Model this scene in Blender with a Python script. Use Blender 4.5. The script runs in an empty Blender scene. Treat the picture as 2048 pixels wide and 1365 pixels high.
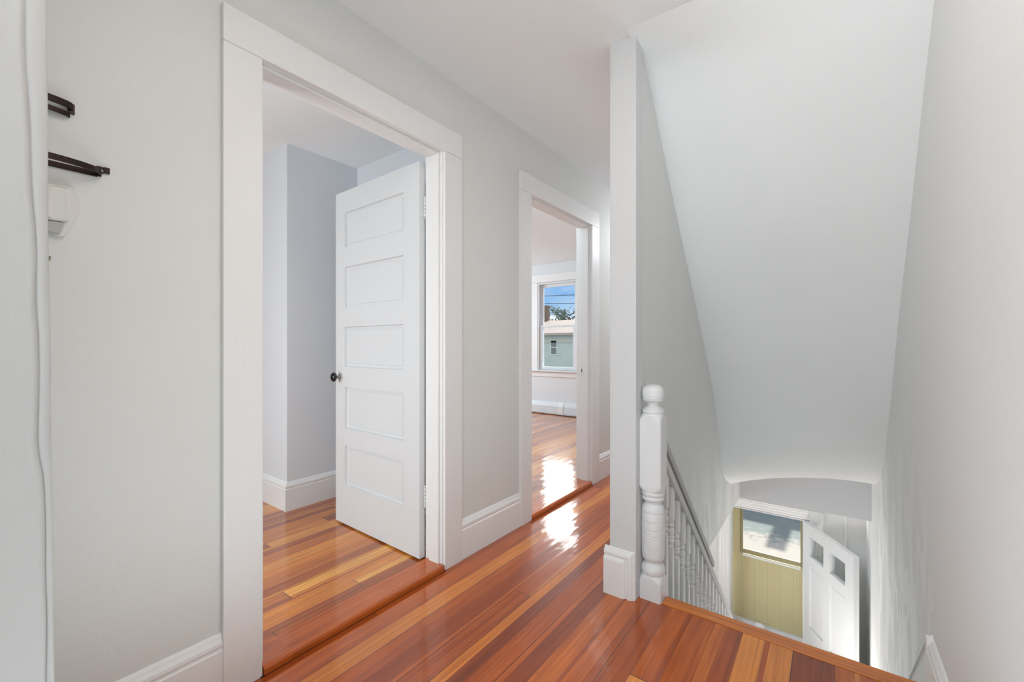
import bpy, bmesh, math, random
from mathutils import Vector, Matrix
random.seed(7)
SC = bpy.context.scene
COL = SC.collection

# ------------------------------------------------------------------ helpers
def lin(c):
    out = []
    for v in c:
        v = v / 255.0
        out.append(v / 12.92 if v <= 0.04045 else ((v + 0.055) / 1.055) ** 2.4)
    return (out[0], out[1], out[2], 1.0)

def new_mat(name):
    m = bpy.data.materials.new(name)
    m.use_nodes = True
    nt = m.node_tree
    return m, nt, nt.nodes['Principled BSDF']

def node(nt, kind, **kw):
    n = nt.nodes.new(kind)
    for k, v in kw.items():
        setattr(n, k, v)
    return n

def math_node(nt, op, a, b=None, clamp=False):
    n = node(nt, 'ShaderNodeMath', operation=op)
    n.use_clamp = clamp
    for i, v in enumerate((a, b)):
        if v is None:
            continue
        if isinstance(v, (int, float)):
            n.inputs[i].default_value = v
        else:
            nt.links.new(v, n.inputs[i])
    return n.outputs[0]

def paint(name, rgb, rough=0.5, bump=0.15, scale=40.0, stretch=(1, 1, 1), var=0.03, coarse=0.0):
    """painted plaster or wood: faint tone variation, a fine roller/brush texture and slow undulation"""
    m, nt, b = new_mat(name)
    tc = node(nt, 'ShaderNodeTexCoord')
    mp = node(nt, 'ShaderNodeMapping')
    mp.inputs['Scale'].default_value = stretch
    nt.links.new(tc.outputs['Object'], mp.inputs['Vector'])
    n1 = node(nt, 'ShaderNodeTexNoise'); n1.inputs['Scale'].default_value = scale; n1.inputs['Detail'].default_value = 4
    n2 = node(nt, 'ShaderNodeTexNoise'); n2.inputs['Scale'].default_value = 1.7; n2.inputs['Detail'].default_value = 3
    nt.links.new(mp.outputs[0], n1.inputs['Vector'])
    nt.links.new(tc.outputs['Object'], n2.inputs['Vector'])
    c = lin(rgb)
    mx = node(nt, 'ShaderNodeMix', data_type='RGBA')
    mx.inputs[6].default_value = tuple(v * (1 - var) for v in c[:3]) + (1,)
    mx.inputs[7].default_value = tuple(min(1, v * (1 + var)) for v in c[:3]) + (1,)
    nt.links.new(n2.outputs['Fac'], mx.inputs[0])
    nt.links.new(mx.outputs[2], b.inputs['Base Color'])
    b.inputs['Roughness'].default_value = rough
    b.inputs['Specular IOR Level'].default_value = 0.35
    h = n1.outputs['Fac']
    if coarse:
        h = math_node(nt, 'ADD', h, math_node(nt, 'MULTIPLY', n2.outputs['Fac'], coarse))
    bp = node(nt, 'ShaderNodeBump')
    bp.inputs['Strength'].default_value = bump
    bp.inputs['Distance'].default_value = 0.004
    nt.links.new(h, bp.inputs['Height'])
    nt.links.new(bp.outputs[0], b.inputs['Normal'])
    return m

def simple(name, rgb, rough=0.5, metal=0.0):
    m, nt, b = new_mat(name)
    b.inputs['Base Color'].default_value = lin(rgb)
    b.inputs['Roughness'].default_value = rough
    b.inputs['Metallic'].default_value = metal
    return m

def wood_floor(name, width, seed, axis='X', value_gain=1.08, single=None, cols=None, split=1):
    """varnished fir strips running along Y (axis X counts the strips)"""
    m, nt, b = new_mat(name)
    tc = node(nt, 'ShaderNodeTexCoord')
    sp = node(nt, 'ShaderNodeSeparateXYZ')
    nt.links.new(tc.outputs['Object'], sp.inputs[0])
    across = sp.outputs['X'] if axis == 'X' else sp.outputs['Y']
    along = sp.outputs['Y'] if axis == 'X' else sp.outputs['X']
    u = math_node(nt, 'DIVIDE', math_node(nt, 'ADD', across, 20.0 + seed * 0.013), width)
    idx = math_node(nt, 'FLOOR', u)
    fr = math_node(nt, 'FRACT', u)
    wn = node(nt, 'ShaderNodeTexWhiteNoise', noise_dimensions='1D')
    nt.links.new(math_node(nt, 'ADD', idx, seed * 1.37), wn.inputs['W'])
    # board lengths
    v = math_node(nt, 'ADD', math_node(nt, 'DIVIDE', math_node(nt, 'ADD', along, 30.0), 4.6),
                  math_node(nt, 'MULTIPLY', wn.outputs['Value'], 7.3))
    jdx = math_node(nt, 'FLOOR', v)
    jfr = math_node(nt, 'FRACT', v)
    cb = node(nt, 'ShaderNodeCombineXYZ')
    uw = node(nt, 'ShaderNodeTexNoise', noise_dimensions='1D'); uw.inputs['Scale'].default_value = .9; nt.links.new(idx, uw.inputs['W'])
    idc = idx if split == 1 else math_node(nt, 'ADD', math_node(nt, 'MULTIPLY', idx, 2.0), math_node(nt, 'GREATER_THAN', fr, math_node(nt, 'ADD', .05, math_node(nt, 'MULTIPLY', wn.outputs['Value'], .9))))
    nt.links.new(idc, cb.inputs[0]); nt.links.new(jdx, cb.inputs[1]); cb.inputs[2].default_value = seed
    wn2 = node(nt, 'ShaderNodeTexWhiteNoise', noise_dimensions='3D')
    nt.links.new(cb.outputs[0], wn2.inputs['Vector'])
    ramp = node(nt, 'ShaderNodeValToRGB')
    cr = ramp.color_ramp
    cols = cols or [(0.0, (132, 58, 22)), (0.2, (156, 74, 26)), (0.5, (178, 88, 30)), (0.78, (192, 100, 34)),
                    (0.9, (210, 124, 44)), (1.0, (230, 156, 70))]
    cr.elements[0].position = 0; cr.elements[0].color = lin(cols[0][1])
    cr.elements[1].position = 1; cr.elements[1].color = lin(cols[-1][1])
    for p, c in cols[1:-1]:
        e = cr.elements.new(p); e.color = lin(c)
    if single is None:
        nt.links.new(wn2.outputs['Value'], ramp.inputs[0])
    else:
        ramp.inputs[0].default_value = single
    # grain
    mp = node(nt, 'ShaderNodeMapping')
    mp.inputs['Scale'].default_value = (95, 2.2, 1) if axis == 'X' else (2.2, 95, 1)
    off = node(nt, 'ShaderNodeVectorMath', operation='MULTIPLY_ADD')
    nt.links.new(wn2.outputs['Color'], off.inputs[0]); off.inputs[1].default_value = (3, 9, 5)
    nt.links.new(tc.outputs['Object'], off.inputs[2])
    nt.links.new(off.outputs[0], mp.inputs['Vector'])
    g = node(nt, 'ShaderNodeTexNoise'); g.inputs['Scale'].default_value = 1.0; g.inputs['Detail'].default_value = 5; g.inputs['Distortion'].default_value = 0.6
    nt.links.new(mp.outputs[0], g.inputs['Vector'])
    g2 = node(nt, 'ShaderNodeTexNoise'); g2.inputs['Scale'].default_value = 3.0; g2.inputs['Detail'].default_value = 3
    nt.links.new(off.outputs[0], g2.inputs['Vector'])
    mx = node(nt, 'ShaderNodeMix', data_type='RGBA', blend_type='MULTIPLY')
    mx.inputs[0].default_value = 1.0
    gr = node(nt, 'ShaderNodeValToRGB')
    gr.color_ramp.elements[0].position = 0.3; gr.color_ramp.elements[0].color = (0.58, 0.45, 0.38, 1)
    gr.color_ramp.elements[1].position = 0.68; gr.color_ramp.elements[1].color = (1.12, 1.1, 1.06, 1)
    nt.links.new(math_node(nt, 'ADD', math_node(nt, 'MULTIPLY', g.outputs['Fac'], 0.7), math_node(nt, 'MULTIPLY', g2.outputs['Fac'], 0.3)), gr.inputs[0])
    nt.links.new(ramp.outputs[0], mx.inputs[6]); nt.links.new(gr.outputs[0], mx.inputs[7])
    # dark joints; only some of them are open
    wn3 = node(nt, 'ShaderNodeTexWhiteNoise', noise_dimensions='1D')
    nt.links.new(math_node(nt, 'ADD', idx, 91.7 + seed), wn3.inputs['W'])
    gapw = math_node(nt, 'ADD', 0.016, math_node(nt, 'MULTIPLY', math_node(nt, 'GREATER_THAN', wn3.outputs['Value'], 0.55), 0.020))
    gap = math_node(nt, 'LESS_THAN', fr, gapw)
    gap2 = math_node(nt, 'LESS_THAN', jfr, 0.0008)
    gapm = math_node(nt, 'MAXIMUM', gap, gap2) if single is None else math_node(nt, 'MULTIPLY', gap, 0.0)
    mg = node(nt, 'ShaderNodeMix', data_type='RGBA')
    nt.links.new(math_node(nt, 'MULTIPLY', gapm, 0.82), mg.inputs[0])
    nt.links.new(mx.outputs[2], mg.inputs[6]); mg.inputs[7].default_value = lin((52, 24, 14))
    hs = node(nt, 'ShaderNodeHueSaturation')
    hs.inputs['Value'].default_value = value_gain  # uniform value multiplier on the board colours
    nt.links.new(mg.outputs[2], hs.inputs['Color'])
    nt.links.new(hs.outputs[0], b.inputs['Base Color'])
    b.inputs['Roughness'].default_value = 0.3
    b.inputs['Coat Weight'].default_value = 1.0
    b.inputs['Coat Roughness'].default_value = 0.08
    b.inputs['Coat IOR'].default_value = 1.5
    b.inputs['Specular IOR Level'].default_value = 0.2
    # varnish undulation: slow wave, strip-wise cupping
    wv = node(nt, 'ShaderNodeTexNoise'); wv.inputs['Scale'].default_value = 5.0; wv.inputs['Detail'].default_value = 2
    mp2 = node(nt, 'ShaderNodeMapping'); mp2.inputs['Scale'].default_value = (3, 1, 1) if axis == 'X' else (1, 3, 1)
    nt.links.new(off.outputs[0], mp2.inputs['Vector']); nt.links.new(mp2.outputs[0], wv.inputs['Vector'])
    cup = math_node(nt, 'MULTIPLY', math_node(nt, 'POWER', math_node(nt, 'ABSOLUTE', math_node(nt, 'SUBTRACT', fr, 0.5)), 2.0), 0.8)
    hh = math_node(nt, 'SUBTRACT', math_node(nt, 'ADD', wv.outputs['Fac'], cup), math_node(nt, 'MULTIPLY', gapm, 0.25))
    hh = math_node(nt, 'ADD', hh, math_node(nt, 'MULTIPLY', g.outputs['Fac'], 0.03))
    bp = node(nt, 'ShaderNodeBump'); bp.inputs['Strength'].default_value = 0.34; bp.inputs['Distance'].default_value = 0.0045
    nt.links.new(hh, bp.inputs['Height'])
    nt.links.new(bp.outputs[0], b.inputs['Normal']); nt.links.new(bp.outputs[0], b.inputs['Coat Normal'])
    return m

def setp(o, label=None, cat=None, kind=None, group=None):
    if label: o['label'] = label
    if cat: o['category'] = cat
    if kind: o['kind'] = kind
    if group: o['group'] = group
    return o

def empty(name, loc=(0, 0, 0), **kw):
    o = bpy.data.objects.new(name, None)
    o.location = loc; o.empty_display_size = 0.05
    COL.objects.link(o)
    return setp(o, **kw)

def make(name, bm, mat, parent=None, smooth=False, bevel=0.0, seg=2, **kw):
    me = bpy.data.meshes.new(name)
    bmesh.ops.recalc_face_normals(bm, faces=bm.faces[:])
    bm.to_mesh(me); bm.free()
    mats = mat if isinstance(mat, (list, tuple)) else [mat]
    for m in mats: me.materials.append(m)
    if smooth:
        for p in me.polygons: p.use_smooth = True
    o = bpy.data.objects.new(name, me)
    COL.objects.link(o)
    if parent is not None:
        o.parent = parent
        o.matrix_parent_inverse = Matrix.Identity(4)
        o.location = -parent_world(parent)
    if bevel > 0:
        md = o.modifiers.new('Bevel', 'BEVEL'); md.width = bevel; md.segments = seg; md.limit_method = 'ANGLE'; md.angle_limit = math.radians(40)
        md.harden_normals = False
    return setp(o, **kw)

def parent_world(p):
    v = Vector((0, 0, 0))
    while p is not None:
        v += p.location; p = p.parent
    return v

def BM(): return bmesh.new()

def box(bm, x0, x1, y0, y1, z0, z1):
    vs = [bm.verts.new((x, y, z)) for x in (x0, x1) for y in (y0, y1) for z in (z0, z1)]
    for f in ((0, 1, 3, 2), (4, 6, 7, 5), (0, 4, 5, 1), (2, 3, 7, 6), (0, 2, 6, 4), (1, 5, 7, 3)):
        bm.faces.new([vs[i] for i in f])
    return bm

def sweep(bm, p0, p1, nrm, prof, m0=0.0, m1=0.0, up=(0, 0, 1)):
    """profile (out, height) run from p0 to p1; m0/m1 mitre the ends by out*m"""
    p0 = Vector(p0); p1 = Vector(p1); n = Vector(nrm); up = Vector(up)
    d = (p1 - p0).normalized()
    rings = []
    for p, m in ((p0, m0), (p1, m1)):
        rings.append([bm.verts.new(p + n * o + up * z + d * (o * m)) for o, z in prof])
    k = len(prof)
    for i in range(k):
        j = (i + 1) % k
        bm.faces.new((rings[0][i], rings[0][j], rings[1][j], rings[1][i]))
    bm.faces.new(rings[0]); bm.faces.new(list(reversed(rings[1])))
    return bm

def prism(bm, pts, off):
    """closed outline of 3d points pushed by off"""
    a = [bm.verts.new(p) for p in pts]
    b = [bm.verts.new(Vector(p) + Vector(off)) for p in pts]
    n = len(pts)
    bm.faces.new(a); bm.faces.new(list(reversed(b)))
    for i in range(n):
        j = (i + 1) % n
        bm.faces.new((a[i], a[j], b[j], b[i]))
    return bm

def lathe(bm, cx, cy, prof, seg=28):
    rings = []
    for z, r in prof:
        rings.append([bm.verts.new((cx + r * math.cos(2 * math.pi * i / seg), cy + r * math.sin(2 * math.pi * i / seg), z)) for i in range(seg)])
    for a, b in zip(rings, rings[1:]):
        for i in range(seg):
            j = (i + 1) % seg
            bm.faces.new((a[i], a[j], b[j], b[i]))
    bm.faces.new(list(reversed(rings[0]))); bm.faces.new(rings[-1])
    return bm

def tube(bm, p0, p1, r0, r1=None, seg=16):
    r1 = r0 if r1 is None else r1
    p0 = Vector(p0); p1 = Vector(p1); d = (p1 - p0).normalized()
    a = d.orthogonal().normalized(); b = d.cross(a)
    R = []
    for p, r in ((p0, r0), (p1, r1)):
        R.append([bm.verts.new(p + (a * math.cos(2 * math.pi * i / seg) + b * math.sin(2 * math.pi * i / seg)) * r) for i in range(seg)])
    for i in range(seg):
        j = (i + 1) % seg
        bm.faces.new((R[0][i], R[0][j], R[1][j], R[1][i]))
    bm.faces.new(list(reversed(R[0]))); bm.faces.new(R[1])
    return bm

# ------------------------------------------------------------------ materials
M_wall = paint('hall_wall_paint', (219, 220, 217), 0.62, 0.22, 55, var=0.025, coarse=2.0)
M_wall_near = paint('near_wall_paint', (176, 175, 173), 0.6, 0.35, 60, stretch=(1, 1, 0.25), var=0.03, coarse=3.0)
M_ceil = paint('ceiling_paint', (238, 241, 242), 0.8, 0.2, 45, var=0.02, coarse=3.0)
M_trim = paint('white_trim_paint', (230, 230, 229), 0.36, 0.16, 30, stretch=(4, 4, 0.35), var=0.015)
M_trimh = paint('white_baseboard_paint', (234, 235, 235), 0.34, 0.12, 25, stretch=(1, 0.4, 4), var=0.015)
M_colm = paint('column_paint', (208, 209, 210), 0.4, 0.16, 30, stretch=(4, 4, 0.35), var=0.015)
M_newel = paint('newel_paint', (222, 223, 224), 0.34, 0.08, 30, var=0.015)
M_door = paint('white_door_paint', (217, 220, 222), 0.36, 0.12, 30, stretch=(3, 3, 0.5), var=0.012)
M_ceil2 = paint('front_room_ceiling_paint', (232, 241, 246), 0.8, 0.2, 45, var=0.02, coarse=3.0)
M_room = paint('room_wall_paint', (222, 226, 231), 0.65, 0.15, 50, var=0.02)
M_room2 = paint('front_room_wall_paint', (218, 221, 223), 0.65, 0.1, 50, var=0.02)
M_floor = wood_floor('varnished_fir_hall', 0.086, 5.0, split=2)
ROOMCOL = [(0.0, (146, 74, 34)), (0.2, (174, 96, 38)), (0.42, (204, 122, 46)), (0.66, (218, 140, 54)), (0.86, (230, 158, 66)), (1.0, (240, 178, 88))]
M_floor1 = wood_floor('varnished_fir_bedroom', 0.080, 13.0, cols=ROOMCOL, split=2)
M_floor2 = wood_floor('varnished_fir_front_room', 0.080, 23.0, cols=ROOMCOL, split=2)
M_sill = wood_floor('fir_threshold', 0.5, 31.0, single=0.74)
M_nose = wood_floor('fir_nosing', 0.5, 37.0, axis='Y', single=0.90)
M_stair = paint('stair_paint', (205, 204, 200), 0.5, 0.1, 30)
M_dark = simple('dark_bronze', (52, 42, 38), 0.38, 0.85)
M_black = simple('black_glazed', (20, 21, 24), 0.06, 0.0)
M_steel = simple('worn_steel', (150, 150, 150), 0.3, 1.0)
M_plastic = paint('white_plastic', (214, 213, 209), 0.3, 0.02, 20, var=0.01)
M_rail = paint('grey_handrail_paint', (176, 176, 173), 0.42, 0.1, 30)
M_band = paint('pale_rail_paint', (205, 205, 203), 0.5, 0.5, 55)
M_olive = paint('olive_storm_paint', (190, 182, 142), 0.5, 0.15, 30, stretch=(5, 5, 0.4), var=0.06)
M_olive_dk = paint('olive_frame_paint', (150, 142, 106), 0.4, 0.1, 30)
M_gap = simple('dark_gap', (38, 30, 26), 0.9)

def glass_mat():
    m, nt, b = new_mat('window_glass')
    nt.nodes.remove(b)
    out = nt.nodes['Material Output']
    tr = node(nt, 'ShaderNodeBsdfTransparent'); tr.inputs[0].default_value = (0.96, 0.98, 0.98, 1)
    gl = node(nt, 'ShaderNodeBsdfGlossy'); gl.inputs['Roughness'].default_value = 0.02
    lw = node(nt, 'ShaderNodeLayerWeight'); lw.inputs[0].default_value = .5
    fac = math_node(nt, 'ADD', .025, math_node(nt, 'MULTIPLY', math_node(nt, 'POWER', lw.outputs['Facing'], 5.0), .5))
    mx = node(nt, 'ShaderNodeMixShader')
    nt.links.new(fac, mx.inputs[0]); nt.links.new(tr.outputs[0], mx.inputs[1]); nt.links.new(gl.outputs[0], mx.inputs[2])
    nt.links.new(mx.outputs[0], out.inputs['Surface'])
    return m
M_glass = glass_mat()

def stair_wall_mat(name, rgb, rgb2, lo, hi, y0, y1):
    """old paint with broad downward brush strokes of a paler coat low on the wall"""
    m, nt, b = new_mat(name)
    tc = node(nt, 'ShaderNodeTexCoord')
    sp = node(nt, 'ShaderNodeSeparateXYZ'); nt.links.new(tc.outputs['Object'], sp.inputs[0])
    mp = node(nt, 'ShaderNodeMapping'); mp.inputs['Scale'].default_value = (1, 2.3, 0.75)
    nt.links.new(tc.outputs['Object'], mp.inputs['Vector'])
    n = node(nt, 'ShaderNodeTexNoise'); n.inputs['Scale'].default_value = 2.6; n.inputs['Detail'].default_value = 3.0; n.inputs['Distortion'].default_value = 0.9
    nt.links.new(mp.outputs[0], n.inputs['Vector'])
    st = node(nt, 'ShaderNodeMapRange'); st.inputs[1].default_value = 0.5; st.inputs[2].default_value = 0.512
    nt.links.new(n.outputs['Fac'], st.inputs[0])
    def rng(src, a, c):
        r = node(nt, 'ShaderNodeMapRange'); r.inputs[1].default_value = a; r.inputs[2].default_value = c
        nt.links.new(src, r.inputs[0]); return r.outputs[0]
    mz = rng(sp.outputs['Z'], hi, lo)
    my = math_node(nt, 'MULTIPLY', rng(sp.outputs['Y'], y0, y0 + 0.35), rng(sp.outputs['Y'], y1, y1 - 0.3))
    mask = math_node(nt, 'MULTIPLY', math_node(nt, 'MULTIPLY', mz, my), st.outputs[0])
    mx = node(nt, 'ShaderNodeMix', data_type='RGBA')
    mx.inputs[6].default_value = lin(rgb); mx.inputs[7].default_value = lin(rgb2)
    nt.links.new(mask, mx.inputs[0]); nt.links.new(mx.outputs[2], b.inputs['Base Color'])
    b.inputs['Roughness'].default_value = 0.55; b.inputs['Specular IOR Level'].default_value = 0.3
    n2 = node(nt, 'ShaderNodeTexNoise'); n2.inputs['Scale'].default_value = 60; n2.inputs['Detail'].default_value = 3
    n3 = node(nt, 'ShaderNodeTexNoise'); n3.inputs['Scale'].default_value = 4.0; n3.inputs['Detail'].default_value = 4
    nt.links.new(tc.outputs['Object'], n2.inputs['Vector']); nt.links.new(tc.outputs['Object'], n3.inputs['Vector'])
    hh = math_node(nt, 'ADD', math_node(nt, 'MULTIPLY', n2.outputs['Fac'], 0.35), math_node(nt, 'MULTIPLY', n3.outputs['Fac'], 2.0))
    hh = math_node(nt, 'ADD', hh, math_node(nt, 'MULTIPLY', mask, 0.3))
    bp = node(nt, 'ShaderNodeBump'); bp.inputs['Strength'].default_value = 0.28; bp.inputs['Distance'].default_value = 0.008
    nt.links.new(hh, bp.inputs['Height']); nt.links.new(bp.outputs[0], b.inputs['Normal'])
    return m
M_wall_r = stair_wall_mat('stair_wall_old_paint', (234, 236, 236), (253, 253, 253), -0.2, 0.75, 1.75, 4.1)
M_wall_c = stair_wall_mat('stair_side_old_paint', (218, 219, 217), (230, 231, 230), -0.1, 0.45, 2.3, 4.6)

CH = 2.44          # hall ceiling
XL = -1.538        # hall face of the left wall
XR = 0.26          # stair side wall
ZF = -2.717        # first floor
ZC = -0.335        # first floor ceiling
FR = 0.02          # floor level in the two rooms
D1 = (0.650, 1.478); D2 = (2.245, 3.085)

# ------------------------------------------------------------------ shell
def wall_with_openings(x0, x1, ya, yb, z0, z1, holes):
    bm = BM(); y = ya
    for h0, h1, hz in holes:
        box(bm, x0, x1, y, h0, z0, z1)
        box(bm, x0, x1, h0, h1, hz, z1)
        y = h1
    box(bm, x0, x1, y, yb, z0, z1)
    return bm
make('wall_left', wall_with_openings(-1.640, XL, -1.6, 5.8, 0.0, CH + .05, [(D1[0] - .012, D1[1] + .012, 2.065), (D2[0] - .012, D2[1] + .012, 2.065)]), M_wall,
     kind='structure', label='pale grey hallway wall with two white cased doorways', cat='wall')
bm = BM(); box(bm, XR, XR + .12, -1.6, 5.3, ZF, CH + .1)
make('wall_right', bm, M_wall_r, kind='structure', label='patchily repainted plaster wall along the open side of the stairs', cat='wall')
bm = BM(); box(bm, -.795, -.70, 1.83, 4.56, ZC, CH + .05); box(bm, -.795, -.70, 4.56, 5.3, ZC, CH + .05)
make('wall_center', bm, M_wall_c, kind='structure', label='thin wall between the hallway and the stairwell, stopping short above the lower stairs', cat='wall')
bm = BM(); box(bm, -1.64, .4, -1.72, -1.6, -.3, CH + .1)
make('wall_back', bm, M_wall, kind='structure', label='plain hallway wall behind the viewer', cat='wall')
# front wall with the front door opening
FX0, FX1, FZ = -.919, -.234, -.680
bm = BM()
box(bm, -3.1, FX0, 5.3, 5.42, ZF, -.06); box(bm, -1.64, FX0, 5.3, 5.42, -.06, CH + .1); box(bm, FX1, .4, 5.3, 5.42, ZF, CH + .1); box(bm, FX0, FX1, 5.3, 5.42, FZ, CH + .1)
make('wall_front', bm, M_wall, kind='structure', label='pale wall at the foot of the stairs holding the front door', cat='wall')
# first floor side room
bm = BM(); box(bm, -3.1, -3.0, .4, 5.3, ZF, ZC); box(bm, -3.0, .4, .3, .4, ZF, -.3)
make('wall_lower', bm, M_room2, kind='structure', label='pale walls of the room beside the foot of the stairs', cat='wall')
bm = BM(); box(bm, -3.1, .4, .3, 5.42, ZF - .1, ZF)
make('floor_lower', bm, M_floor2, kind='structure', label='wooden floor of the entry below', cat='floor')
# lower ceiling slab (between floors)
bm = BM(); box(bm, -3.1, -.79, .3, 5.3, ZC, -.06); box(bm, -.70, XR, 4.60, 5.3, ZC, -.16)
make('ceiling_lower', bm, M_ceil, kind='structure', label='white ceiling over the entry, its edge a beam across the stairwell', cat='ceiling')
bm = BM(); box(bm, -.70, XR, 4.56, 4.60, ZC, .25)
make('wall_header', bm, paint('header_paint', (204, 204, 206), 0.6, 0.1, 40), kind='structure', label='plain grey header across the lower stairwell above the front door', cat='wall')

# hall floor
bm = BM()
box(bm, -1.64, XR + .02, -1.6, 1.845, -.05, 0.0)
box(bm, -1.64, -.790, 1.845, 5.3, -.05, 0.0)
make('floor', bm, M_floor, kind='structure', label='glossy orange and red-brown strip floor of the upstairs hallway', cat='floor')
bm = BM(); box(bm, -6.2, -1.64, -1.6, 1.98, -.05, FR)
make('floor_bedroom', bm, M_floor1, kind='structure', label='glossy strip floor of the room behind the open panelled door', cat='floor')
bm = BM(); box(bm, -6.2, -1.64, 1.98, 5.8, -.05, FR)
make('floor_front_room', bm, M_floor2, kind='structure', label='glossy strip floor of the far room leading to the window', cat='floor')
# ceilings
bm = BM(); box(bm, -1.64, XR + .12, -1.7, 1.75, CH, CH + .08); box(bm, -1.64, -.70, 1.75, 5.4, CH, CH + .08)
make('ceiling', bm, M_ceil, kind='structure', label='flat white ceiling of the upstairs hallway', cat='ceiling')
bm = BM(); box(bm, -6.2, -1.64, -1.7, 1.9, 2.43, 2.5)
make('ceiling_bedroom', bm, M_ceil, kind='structure', label='white ceiling of the room behind the open panelled door', cat='ceiling')
bm = BM(); box(bm, -6.2, -1.64, 1.9, 5.9, 2.40, 2.5)
make('ceiling_front_room', bm, M_ceil2, kind='structure', label='white ceiling of the far room with the window', cat='ceiling')
bm = BM(); box(bm, -6.4, .6, -2, 6.0, 2.54, 2.6)
make('roof', bm, M_ceil, kind='structure', label='attic deck over the upstairs rooms', cat='roof')
# room 1
bm = BM(); box(bm, -6.2, -2.86, 1.37, 1.89, 0, 2.45); box(bm, -2.86, -1.64, 1.89, 1.98, 0, 2.45)
make('wall_alcove', bm, M_room, kind='structure', label='grey wall with an outward corner and a recess behind the open door', cat='wall')
bm = BM(); box(bm, -6.2, -2.86, 1.89, 1.98, 0, 2.45); box(bm, -6.3, -6.2, -1.7, 1.98, 0, 2.45); box(bm, -6.2, -1.64, -1.7, -1.6, 0, 2.45)
make('wall_bedroom', bm, M_room, kind='structure', label='pale outer walls of the room behind the open panelled door', cat='wall')
# room 2: window wall
WX0, WX1, WZ0, WZ1 = -3.80, -3.10, .715, 2.10
bm = BM()
box(bm, -6.2, WX0, 5.8, 5.95, -.3, 2.5); box(bm, WX1, -1.5, 5.8, 5.95, -.3, 2.5)
box(bm, WX0, WX1, 5.8, 5.95, -.3, WZ0); box(bm, WX0, WX1, 5.8, 5.95, WZ1, 2.5)
make('wall_window', bm, M_room2, kind='structure', label='pale wall of the far room around the double-hung window', cat='wall')
bm = BM(); box(bm, -6.3, -6.2, 1.98, 5.95, 0, 2.5); box(bm, -1.64, -1.5, 5.42, 5.8, -.3, 2.5)
make('wall_front_room', bm, M_room2, kind='structure', label='side walls of the far room', cat='wall')

# sloped, cove-ended stair ceiling: three profiles (y, z) lofted across the well
PL = [(1.745, 2.44), (1.86, 2.425), (2.02, 2.375), (2.207, 2.158), (2.462, 1.858), (2.781, 1.507), (3.08, 1.16), (3.394, .778), (3.56, .471), (3.664, .275), (3.756, .105), (3.86, .01), (4.119, -.095), (4.35, -.13), (4.58, -.14)]
PC = [(1.745, 2.44), (1.84, 2.38), (1.96, 2.29), (2.16, 2.07), (2.42, 1.77), (2.75, 1.42), (3.05, 1.02), (3.25, .74), (3.38, .53), (3.47, .37), (3.55, .275), (3.66, .187), (3.90, .098), (4.25, .08), (4.58, .08)]
PR = [(1.70, 2.44), (1.80, 2.31), (1.90, 2.19), (2.06, 2.03), (2.39, 1.66), (2.747, 1.29), (3.0, .99), (3.136, .81), (3.30, .64), (3.469, .464), (3.60, .34), (3.80, .21), (4.10, .09), (4.377, .016), (4.58, .0)]
def cr1(p0, p1, p2, p3, t):
    return tuple(0.5 * ((2 * b) + (-a + c) * t + (2 * a - 5 * b + 4 * c - d) * t * t + (-a + 3 * b - 3 * c + d) * t ** 3) for a, b, c, d in zip(p0, p1, p2, p3))
def dense(P, k=4):
    out = []
    for i in range(len(P) - 1):
        p0 = P[max(i - 1, 0)]; p3 = P[min(i + 2, len(P) - 1)]
        for j in range(k): out.append(cr1(p0, P[i], P[i + 1], p3, j / k))
    out.append(P[-1]); return out
DL, DC, DR = dense(PL), dense(PC), dense(PR)
bm = BM(); NX = 24; grid = []
for i in range(len(DL)):
    row = []
    for j in range(NX + 1):
        s = j / NX; x = -.70 + s * (XR + .70)
        a, b_, c = (1 - s) * (1 - 2 * s), 4 * s * (1 - s), s * (2 * s - 1)
        y = a * DL[i][0] + b_ * DC[i][0] + c * DR[i][0]; z = a * DL[i][1] + b_ * DC[i][1] + c * DR[i][1]
        row.append(bm.verts.new((x, y, z)))
    grid.append(row)
for i in range(len(grid) - 1):
    for j in range(NX): bm.faces.new((grid[i][j], grid[i][j + 1], grid[i + 1][j + 1], grid[i + 1][j]))
make('ceiling_slope', bm, M_ceil, smooth=True, kind='structure', label='sloping white ceiling following the stairs down, curling under at its foot', cat='ceiling')

# near wall corner with old corner bead, standing just left of the viewer
def lerp_tab(tab, z):
    for (z0, a), (z1, b_) in zip(tab, tab[1:]):
        if z0 <= z <= z1: return a + (b_ - a) * (z - z0) / (z1 - z0)
    return tab[0][1] if z < tab[0][0] else tab[-1][1]
GR = [(0, .090), (.65, .0868), (.841, .0862), (.93, .0835), (.961, .0792), (1.12, .0795), (1.16, .0775), (1.228, .0772), (1.462, .0685), (1.562, .0665), (2.5, .066)]
ED = [(0, .0985), (.65, .0965), (.9, .0945), (1.1, .0925), (1.3, .0905), (1.6, .0900), (2.5, .0900)]
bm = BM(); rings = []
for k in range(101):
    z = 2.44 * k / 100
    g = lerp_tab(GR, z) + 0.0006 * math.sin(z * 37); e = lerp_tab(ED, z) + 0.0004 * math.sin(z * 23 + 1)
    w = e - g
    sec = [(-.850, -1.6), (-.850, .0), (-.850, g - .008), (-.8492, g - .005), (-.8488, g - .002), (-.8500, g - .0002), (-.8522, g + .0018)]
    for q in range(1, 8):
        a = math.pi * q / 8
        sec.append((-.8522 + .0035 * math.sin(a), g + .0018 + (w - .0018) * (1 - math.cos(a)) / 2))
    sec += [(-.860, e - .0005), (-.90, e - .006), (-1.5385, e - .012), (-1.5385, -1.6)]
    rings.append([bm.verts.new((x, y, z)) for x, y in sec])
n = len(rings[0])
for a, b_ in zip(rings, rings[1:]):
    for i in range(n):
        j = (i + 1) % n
        bm.faces.new((a[i], a[j], b_[j], b_[i]))
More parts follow.
